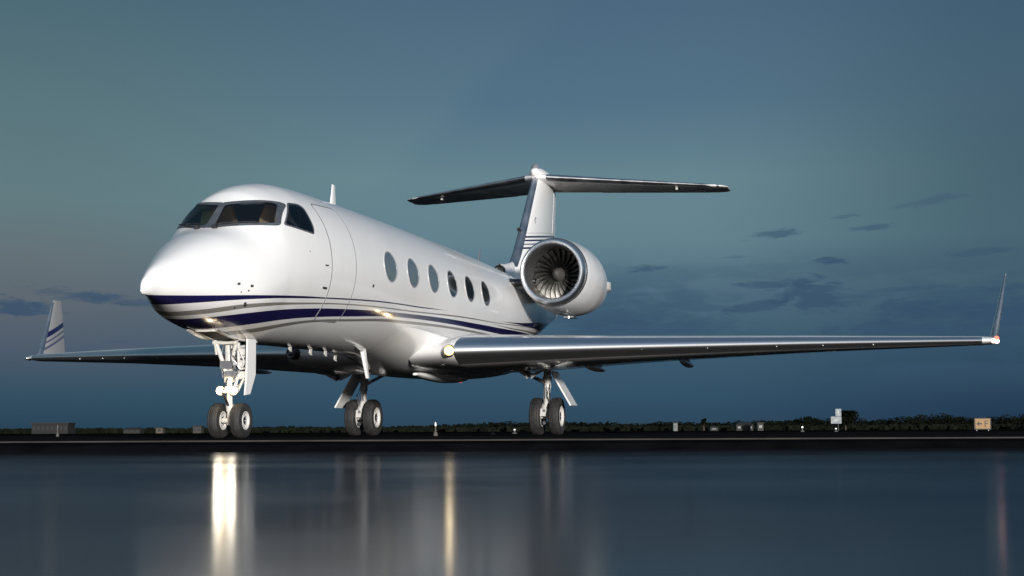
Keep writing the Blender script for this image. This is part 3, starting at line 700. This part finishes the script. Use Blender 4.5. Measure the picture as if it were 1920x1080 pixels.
# gear bay: black patch laid on for the shade inside, bright rims round it
bay = [Vector(q) for q in ((2.0, -.15), (3.40, -.20), (3.40, .20), (2.0, .15))]
def on_belly(u_, v, off=0):
    t_, b = fT(u_), fB(u_); zc = b+(t_-b)*fK(u_); q = min(.999, abs(v)/fW(u_)); p = Vector((u_, v, zc-(zc-b)*math.sqrt(1-q*q))); return p+nrm_at(p)*off
bo = densify(rounded(bay, .06), .08)
patch(bo, on_belly, .004, 6).build('gear_bay_shade', M['black'], jet)
ring_patch(bo, on_belly, .02, .035, .03).build('gear_bay_rim', M['gearpaint'], jet)
for sg in (1, -1):
    g = MB(); a = [on_belly(1.9+.75*k/8, sg*.20, .01) for k in range(9)]
    lo2 = [q+Vector((0, sg*.04, -.012-.03*math.sin(math.pi*i/8))) for i, q in enumerate(a)]
    a2 = [q+Vector((0, sg*.02, 0)) for q in a]; b2 = [q+Vector((0, sg*.02, 0)) for q in lo2]
    g.rings([[a[i], lo2[i], b2[i], a2[i]] for i in range(9)], True, True)
    g.build('forward_gear_door', M['paint'], jet)

MX, MP = 14.80, 2.17
for s_ in (1, -1):
    for o_ in (-.225, .215): wheel((MX, MP*s_+o_, .418), .418, .245, .215, 'main_wheel')
    P_ = MP*s_
    g = MB()
    g.tube([(MX, P_, 1.66), (MX, P_, 1.02)], .085, 16).tube([(MX, P_, 1.30), (MX, P_, 1.22)], .105, 16).tube([(MX, P_, 1.02), (MX, P_, .74)], .066, 16).tube([(MX, P_, 1.06), (MX, P_, 1.02)], .085, 16)
    g.tube([(MX, P_, .80), (MX-.06, P_-.02, .62), (MX-.10, P_-.02, .46)], [.075, .11, .12], 14).tube([(MX, P_-.2, .418), (MX, P_+.2, .418)], .055, 12).tube([(MX, P_, .7), (MX, P_, .4)], .08, 12)
    g.box((MX-.17, P_-.02, .50), (.10, .20, .16))
    ms = g.build('main_gear_strut', M['gearpaint'], jet)
    g = MB(); g.tube([(MX-.05, P_+.06*s_, 1.12), (MX-.22, P_+.1*s_, .9), (MX-.1, P_+.07*s_, .66)], .018, 8)
    g.tube([(MX-.09, P_-.03, 1.2), (MX-.12, P_-.06, .9), (MX-.16, P_-.03, .6)], .010, 6).tube([(MX-.08, P_, 1.1), (MX-.10, P_+.02, .8)], .009, 6).tube([(MX-.24, P_-.02, .545), (MX-.22, P_-.02, .545)], .035, 10).tube([(MX-.24, P_-.02, .27), (MX-.12, P_-.02, .30)], .035, 10)
    g.build('torque_link', M['dullmetal'], ms)
    MB().tube([(MX-.02, P_-.05*s_, 1.18), (MX-.05, P_-.75*s_, 1.50)], .035, 10).tube([(MX-.06, P_-.02*s_, 1.12), (MX-.12, P_-.45*s_, 1.36)], .02, 8).build('side_brace', M['dullmetal'], ms)
    # long leg door hanging outboard
    dv = [(MX-.30, P_+.14*s_, 1.40), (MX+.34, P_+.14*s_, 1.40), (MX+.34, P_+.58*s_, .64), (MX-.30, P_+.58*s_, .64)]
    n_ = Vector((0, .86*s_, .5))*.035
    MB().add([Vector(q) for q in dv]+[Vector(q)+n_ for q in dv], [(0, 1, 2, 3), (7, 6, 5, 4), (0, 4, 5, 1), (1, 5, 6, 2), (2, 6, 7, 3), (3, 7, 4, 0)]).build('main_gear_door', M['paint'], jet, smooth=False)
    # two curved bay doors under the wing
    for sg, w_, nm in ((1, .48, 'bay_door'), (-1, .34, 'bay_door')):
        a, b = [], []
        for k in range(10):
            u_ = k/9; pp = P_+s_*sg*(.04+w_*u_); z = 1.30+.12*math.sin(u_*math.pi/2); hw = .26*(1-.75*u_)
            a.append((MX-1.6-.12*u_-hw*.3, pp, z)); b.append((MX-1.6-.12*u_+.55*(1-u_*.3), pp, z+.03))
        mb = MB(); lo2 = [(x, pp, z-.10*(1-(i/9))) for i, (x, pp, z) in enumerate(a)]
        mb.add(a+lo2, [(i, i+1, i+11, i+10) for i in range(9)]).add(lo2+b, [(i, i+1, i+11, i+10) for i in range(9)])
        mb.build(nm, M['gearpaint'], jet)

# lamps that are lit: their own beams
def spot(name, loc, energy, aim, parent, size=70, rad=.07, col=(1, .88, .68)):
    l_ = bpy.data.lights.new(name, 'SPOT'); l_.energy = energy; l_.spot_size = R(size); l_.spot_blend = .6; l_.shadow_soft_size = rad; l_.color = col
    o = bpy.data.objects.new(name, l_); C.objects.link(o); o.location = loc
    o.rotation_euler = (-Vector(aim)).to_track_quat('Z', 'Y').to_euler(); o.parent = parent; return o
for p_ in (-.07, .15):
    spot('landing_beam', W(2.64, p_, .725), 12, (-1, -.15, -.02), strut)
def glowlamp(name, loc, e, parent, rad=.06):
    l_ = bpy.data.lights.new(name, 'POINT'); l_.energy = e; l_.shadow_soft_size = rad; l_.color = (1, .78, .48)
    o = bpy.data.objects.new(name, l_); C.objects.link(o); o.location = loc; o.parent = parent; return o
glowlamp('lamp_spill', W(2.60, .03, .74), 8, strut)
glowlamp('lamp_spill', W(8.76, 1.76, 1.60), 1.6, jet)

glowlamp('cockpit_dome_light', W(3.05, 0, 3.62), .8, jet, .04)
# wordmark low on the fin
def text(body, size, m, parent, mw):
    cu_ = bpy.data.curves.new('wordmark', 'FONT'); cu_.body = body; cu_.size = size; cu_.extrude = .002
    tmp = bpy.data.objects.new('wordmark_curve', cu_); C.objects.link(tmp)
    dg = bpy.context.evaluated_depsgraph_get(); me = bpy.data.meshes.new_from_object(tmp.evaluated_get(dg)); bpy.data.objects.remove(tmp)
    me.transform(mw); me.materials.clear(); me.materials.append(m)
    o = bpy.data.objects.new('wordmark' if parent is fin else 'lettering', me); C.objects.link(o)
    if parent: o.parent = parent
    return o
text('Gulfstream', .26, M['grey'], fin, Matrix.Translation(W(21.72, .208, 5.70)) @ Matrix.Rotation(R(90), 4, 'X') @ Matrix.Rotation(R(4), 4, 'Z'))

# ================================================================ ground
def ground_mat():
    m = bpy.data.materials.new('wet_tarmac'); m.use_nodes = True; g = NT(m.node_tree)
    b = g.n('ShaderNodeBsdfPrincipled'); o = g.n('ShaderNodeOutputMaterial'); g.l(b.outputs[0], o.inputs[0]); tc = g.n('ShaderNodeTexCoord')
    n = g.noise(tc.outputs['Object'], .35, 6, .6); n2 = g.noise(tc.outputs['Object'], 60, 3, .6)
    g.l(g.mix(n, (.010, .010, .010), (.018, .017, .017)), b.inputs['Base Color']); g.l(g.mr(n, .35, .65, .45, .75), b.inputs['Roughness'])
    b.inputs['Specular IOR Level'].default_value = .0
    bp = g.n('ShaderNodeBump'); bp.inputs['Strength'].default_value = .5; bp.inputs['Distance'].default_value = .01; g.l(n2, bp.inputs['Height']); g.l(bp.outputs[0], b.inputs['Normal'])
    return m
def water_mat():
    m = bpy.data.materials.new('rain_water_film'); m.use_nodes = True; g = NT(m.node_tree)
    # a thin film of rain over rough asphalt: only part of the surface mirrors, fading with distance to put the dark reflected band in
    o = g.n('ShaderNodeOutputMaterial'); tc = g.n('ShaderNodeTexCoord'); mx = g.n('ShaderNodeMixShader'); g.l(mx.outputs[0], o.inputs[0])
    df = g.n('ShaderNodeBsdfDiffuse'); gl = g.n('ShaderNodeBsdfGlossy'); g.l(df.outputs[0], mx.inputs[1]); g.l(gl.outputs[0], mx.inputs[2])
    n = g.noise(tc.outputs['Object'], .5, 5, .55); n2 = g.noise(tc.outputs['Object'], 2.2, 5, .6)
    g.l(g.mix(n2, (.010, .011, .014), (.020, .021, .024)), df.inputs[0]); gl.inputs[0].default_value = (.93, .96, 1, 1)
    g.l(g.mr(n, .3, .7, .10, .145), gl.inputs['Roughness'])
    d = g.n('ShaderNodeVectorMath', operation='DOT_PRODUCT'); g.l(tc.outputs['Object'], d.inputs[0]); d.inputs[1].default_value = VF
    dep = g.m('SUBTRACT', d.outputs['Value'], CAMP.dot(VF))
    mirror_share = g.m('ADD', g.mr(dep, 17.2, 8.5, .01, .34), g.m('MULTIPLY', g.m('SUBTRACT', n, .5), .10))  # mirror share, lowered far off to paint the dark band in
    g.l(mirror_share, mx.inputs[0])
    return m
GZ, PZ = 0.0, -.11
def slab(name, quad, z, m, label=None, kind='structure', down=.5, flip=False):
    v = [(q[0], q[1], z) for q in quad]+[(q[0], q[1], z-down) for q in quad]; n = len(quad)
    o = obj(name, v, [tuple(range(n)), tuple(range(2*n-1, n-1, -1))]+[(i, (i+1) % n, (i+1) % n+n, i+n) for i in range(n)], m, None, smooth=False, flip=False)
    o['kind'] = kind; return o
def vp(lat, dep): q = CAMP+VF*dep+VR*lat; return (q.x, q.y)     # lateral / depth along the view
E0 = 17.0
terrain_m = mat('airfield_grass', (.006, .006, .005), .95, spec=0, var=.35, vscale=.05, bump=.6, bscale=3)
slab('ground', [vp(-6000, 62), vp(6000, 62), vp(6000, 6000), vp(-6000, 6000)], -.02, terrain_m)
slab('tarmac', [vp(-300, E0+.30), vp(300, E0+.30), vp(300, 62), vp(-300, 62)], 0, ground_mat())
kerb_m = mat('edge_concrete', (.042, .038, .037), .85, spec=.1, var=.25, vscale=1.5, bump=.5)
slab('kerb', [vp(-300, E0), vp(300, E0), vp(300, E0+.298), vp(-300, E0+.298)], .004, kerb_m)
# sloping shoulder down to the flooded apron
v = []
for lat in (-300, 300):
    for dep, z in ((E0+.01, -.010), (E0-.3, -.04), (E0-.8, -.20)):
        q = vp(lat, dep); v.append((q[0], q[1], z))
sh = obj('shoulder', v, [(0, 1, 4, 3), (1, 2, 5, 4)], mat('shoulder_asphalt', (.006, .006, .007), .9, spec=0, var=.3, vscale=2, bump=.5), None, smooth=False, flip=False); sh['kind'] = 'structure'
slab('apron_bed', [vp(-300, -60), vp(300, -60), vp(300, E0-.3), vp(-300, E0-.3)], -.35, mat('apron_asphalt', (.02, .02, .022), .8))
wt = slab('water', [vp(-300, -60), vp(300, -60), vp(300, E0-.4), vp(-300, E0-.4)], PZ, water_mat(), down=.1)

# far treeline: one wooded mass beyond the airfield
def leafy(name, spots, m, seed, per=90, leaf=.9):
    """spots: (x, y, ground z, crown radius, height)"""
    rnd = random.Random(seed); mb = MB()
    for (x, y, gz, cr_, h_) in spots:
        nl = rnd.randint(4, 7); lobes = [(rnd.uniform(-.6, .6)*cr_, rnd.uniform(-.6, .6)*cr_, h_*rnd.uniform(.45, .86), cr_*rnd.uniform(.35, .62)) for _ in range(nl)]
        mb.tube([(x, y, gz), (x+.2, y, gz+h_*.6)], [.2, .1], 4, False)
        for i in range(per):
            lx, ly, lz, lr = lobes[i % nl]; d = Vector((rnd.gauss(0, 1), rnd.gauss(0, 1), rnd.gauss(0, 1))).normalized()*lr*rnd.uniform(.55, 1.05)
            p = Vector((x+lx+d.x, y+ly+d.y, gz+max(.4, min(h_, lz+d.z*.8)))); a = Vector((rnd.gauss(0, 1), rnd.gauss(0, 1), rnd.gauss(0, 1))).normalized(); b = a.cross(Vector((rnd.gauss(0, 1), rnd.gauss(0, 1), 1))).normalized(); s2 = leaf*rnd.uniform(.6, 1.3)
            mb.add([p-a*s2, p+b*s2*.7, p+a*s2, p-b*s2*.7], [(0, 1, 2, 3)])
    return mb
leaf_m = mat('dark_foliage', (.007, .009, .006), .95, spec=.0, var=.4, vscale=.2)
spots = []
rnd = random.Random(3)
def tree_h(a):
    v = .5+.5*noise.noise(Vector((a*14, 1.3, 0)))+.35*noise.noise(Vector((a*45, 7.7, 0)))
    base = 3.1+1.7*max(0, min(1, (a+.22)/.2))+15*max(0, a-.02)
    return base*(.55+.6*v)
for row, (D0, n) in enumerate(((900, 300), (960, 240), (860, 160))):
    for i in range(n):
        a = -.37+.74*(i+rnd.uniform(-.4, .4))/n; D = D0+rnd.uniform(-20, 20); q = far(a, D); h_ = tree_h(a)*rnd.uniform(.7, 1.08)*(1, 1.1, .55)[row]
        spots.append((q.x, q.y, -.02, h_*rnd.uniform(.5, .85), h_))
tl = leafy('treeline', spots, leaf_m, 5, per=110, leaf=.62)
# low scrub filling the foot of the wood
for i in range(600):
    a = -.37+.74*i/600+rnd.uniform(-.001, .001); D = 830+rnd.uniform(-30, 60); q = far(a, D); h_ = rnd.uniform(1.2, 2.2)
    for k in range(14):
        p = Vector((q.x+rnd.uniform(-1.6, 1.6), q.y+rnd.uniform(-1.6, 1.6), rnd.uniform(0, h_))); a1 = Vector((rnd.gauss(0, .6), rnd.gauss(0, .6), 1)).normalized(); b1 = a1.cross(VF).normalized()
        tl.add([p-a1*1.3, p+b1*1.4, p+a1*1.3, p-b1*1.4], [(0, 1, 2, 3)])
o = tl.build('treeline', leaf_m, None, smooth=False, flip=False)
tag(o, 'dark distant wood running along the whole horizon behind the airfield', 'treeline', kind='stuff')
# the one tree that stands above the wood on the right
def tree(a, D, h_, cr_, label, seed):
    q = far(a, D, -.02); e = empty('tree', q, label, 'tree', 'single trees rising above the wood')
    cb = leafy('crown', [(0, 0, 0, cr_, h_)], leaf_m, seed, per=1500, leaf=.6); cb.build('crown', leaf_m, e, smooth=False, flip=False)
    MB().tube([(0, 0, 0), (.1, .1, h_*.35), (.3, 0, h_*.65)], [.38, .28, .12], 8).tube([(.1, .1, h_*.35), (1.3, .6, h_*.62)], [.2, .07], 6).tube([(.1, .1, h_*.38), (-1.4, -.4, h_*.6)], [.2, .07], 6).build('trunk', mat('bark', (.05, .04, .03), .9), e, flip=False)
    return e
tree(.2115, 700, 8.3, 5.6, 'broad dark round tree rising right behind the white two-panel board', 21)
tree(.1215, 700, 5.6, 1.0, 'slim dark tree standing up between two rounded clumps, near frame centre right', 22)

# ================================================================ airfield furniture
face = math.atan2(VR.y, VR.x)     # signs face the camera side: local x runs to the right
def at_local(e, v):
    return v
def thing(name, a, D, z, label, cat, group=None, turn=0):
    e = empty(name, far(a, D, z), label, cat, group); e.rotation_euler = (0, 0, face+turn); return e
def lbox(name, parent, c_, size, m, bevel=.01):
    mb = MB().box(c_, size); o = mb.build(name, m, parent, smooth=False, flip=False)
    if bevel:
        md = o.modifiers.new('bevel', 'BEVEL'); md.width = bevel; md.segments = 2
    return o
yellow = mat('sign_yellow', (.16, .075, .002), .5, emit=(.9, .50, .05), es=.10)
blk = mat('sign_black', (.012, .012, .012), .6)
sgn = thing('taxiway_sign', .2985, 110, 0, 'lit yellow taxiway sign with black arrow and letter F at the far right', 'sign', turn=R(-6))
lbox('cabinet', sgn, (0, .05, .47), (1.16, .20, .82), blk)
lbox('face', sgn, (0, -.065, .47), (1.0, .02, .68), yellow, 0)
for px_ in (-.40, .40): lbox('leg', sgn, (px_, .05, .02), (.06, .06, .10), M['darkmetal'], 0)
def ltext(body, size, m, parent, loc):
    o = text(body, size, m, None, Matrix.Translation(loc) @ Matrix.Rotation(R(90), 4, 'X')); o.parent = parent; o.name = 'lettering'; return o
mb = MB(); mb.add([(-.42, -.080, .47), (-.24, -.080, .65), (-.24, -.080, .29)], [(0, 1, 2)]).add([(-.24, -.080, .52), (-.04, -.080, .52), (-.04, -.080, .42), (-.24, -.080, .42)], [(0, 1, 2, 3)])
mb.build('arrow', blk, sgn, smooth=False, flip=False)
ltext('F', .66, blk, sgn, (.08, -.079, .24))
board_m = mat('board_white', (.13, .155, .17), .5, emit=(.5, .6, .66), es=.0, var=.05)
bd = thing('runway_board', .2056, 150, 0, 'white two-panel board on a dark post in front of the round tree', 'sign')
lbox('lower_panel', bd, (0, 0, 1.02), (1.02, .06, .68), board_m); lbox('upper_panel', bd, (.22, 0, 1.74), (.56, .06, .70), board_m)
lbox('post', bd, (.2, .06, .95), (.08, .06, 1.9), blk); lbox('marking', bd, (0, -.034, 1.02), (.34, .006, .05), M['grey'], 0); lbox('marking', bd, (.22, -.034, 1.78), (.04, .006, .3), M['grey'], 0)
stem_m = mat('weathered_stem', (.09, .088, .085), .7)
def edge_light(a, D, h_, label, es=0.0, base=.06):
    e = thing('edge_light', a, D, 0 if D < 62 else -.02, label, 'runway light', 'runway and taxiway edge lights')
    stm = MB().lathe((0, 0, 0), (0, 0, 1), [(0, base*1.5), (.02, base*1.5), (h_*.25, base), (h_*.3, base*.5), (h_*.65, base*.42), (h_*.68, base*.75), (h_*.7, base*.75)], 16).build('stem', stem_m, e, flip=False)
    gl = mat('edge_lens', (.8, .82, .85), .2, emit=(1, .97, .95), es=es) if es else stem_m
    MB().lathe((0, 0, 0), (0, 0, 1), [(h_*.7, base*.7), (h_*.85, base*.62), (h_*.96, base*.35), (h_, .001)], 16).build('globe', gl, e, flip=False)
    return e
edge_light(-.0490, 34, .30, 'tall pale edge light on a flared base, between the two main wheels of the jet', .1, .035)
edge_light(-.0125, 40, .20, 'small dim edge light just left of the near main wheels', .0, .035)
edge_light(.184, 95, .34, 'bright white edge light left of the two-panel board', 1.2, .08)
edge_light(.2053, 95, .22, 'short white edge light below the two-panel board', 1.0, .08)
edge_light(-.289, 45, .34, 'thin pale edge marker at the far left in front of the low building', .0, .03)
edge_light(.0012, 70, .22, 'small yellowish edge light left of the near main gear wheels', .15, .08)
# far buildings
wall_m = mat('render_wall', (.03, .027, .025), .8, var=.15, vscale=.3); roof_m = mat('flat_roof', (.012, .012, .014), .8); win_m = mat('dark_window', (.03, .035, .04), .2)
def building(a, D, w, h_, dep, label, wins=6, hip=False, m=wall_m, name='building'):
    e = thing(name, a, D, -.02, label, 'building'); 
    lbox('wall', e, (0, dep/2, h_/2), (w, dep, h_), m, 0)
    if hip:
        MB().add([(-w/2-.3, -.3, h_+.01), (w/2+.3, -.3, h_+.01), (w/2+.3, dep+.3, h_+.01), (-w/2-.3, dep+.3, h_+.01), (-w/2+1, dep/2, h_*1.5), (w/2-1, dep/2, h_*1.5)], [(0, 1, 5, 4), (1, 2, 5), (2, 3, 4, 5), (3, 0, 4), (3, 2, 1, 0)]).build('roof', roof_m, e, smooth=False, flip=False)
    else: lbox('roof', e, (0, dep/2, h_+.16), (w+.6, dep+.6, .3), roof_m, 0)
    for k in range(wins): lbox('window', e, (-w/2+w*(k+.5)/wins, -.03, h_*.55), (w/wins*.5, .08, h_*.35), win_m, 0)
    return e
building(-.294, 500, 11.5, 3.2, 8, 'long low flat-roofed building at the far left among the trees', 8, m=mat('dim_wall', (.006, .005, .005), .8))
building(-.242, 480, 5, 1.2, 5, 'low pale shed left of the nose gear, in front of the wood', 3, True, mat('shed_wall', (.012, .011, .010), .8))
building(-.2245, 470, 2.0, 1.5, 3, 'tiny tan hut beside the low pale shed at left', 1, m=mat('hut_wall', (.07, .06, .045), .8))
building(-.2005, 470, 2.4, 1.9, 4, 'small pale hut just left of the nose wheel', 2, m=mat('pale_hut', (.035, .033, .03), .8))
building(.1035, 420, 1.1, 2.1, 3, 'small white equipment cabin under the wing, right of the near landing gear', 1, m=mat('cabin_white', (.10, .105, .11), .6), name='cabin')
building(.128, 400, 2.0, .9, 3, 'dim low shelter between the white cabin and the grey hangar', 1, True, mat('shelter_wall', (.018, .018, .017), .8), 'shelter')
building(.1475, 450, 4.8, 1.7, 4, 'low dull grey shed with a pitched roof in front of the wood, right of centre', 3, True, mat('grey_wall', (.02, .02, .019), .8))
building(.1575, 440, 1.6, 2.0, 3, 'boxy pale hut at the right end of the low grey shed', 1, m=mat('box_hut', (.04, .04, .038), .8), name='hut')
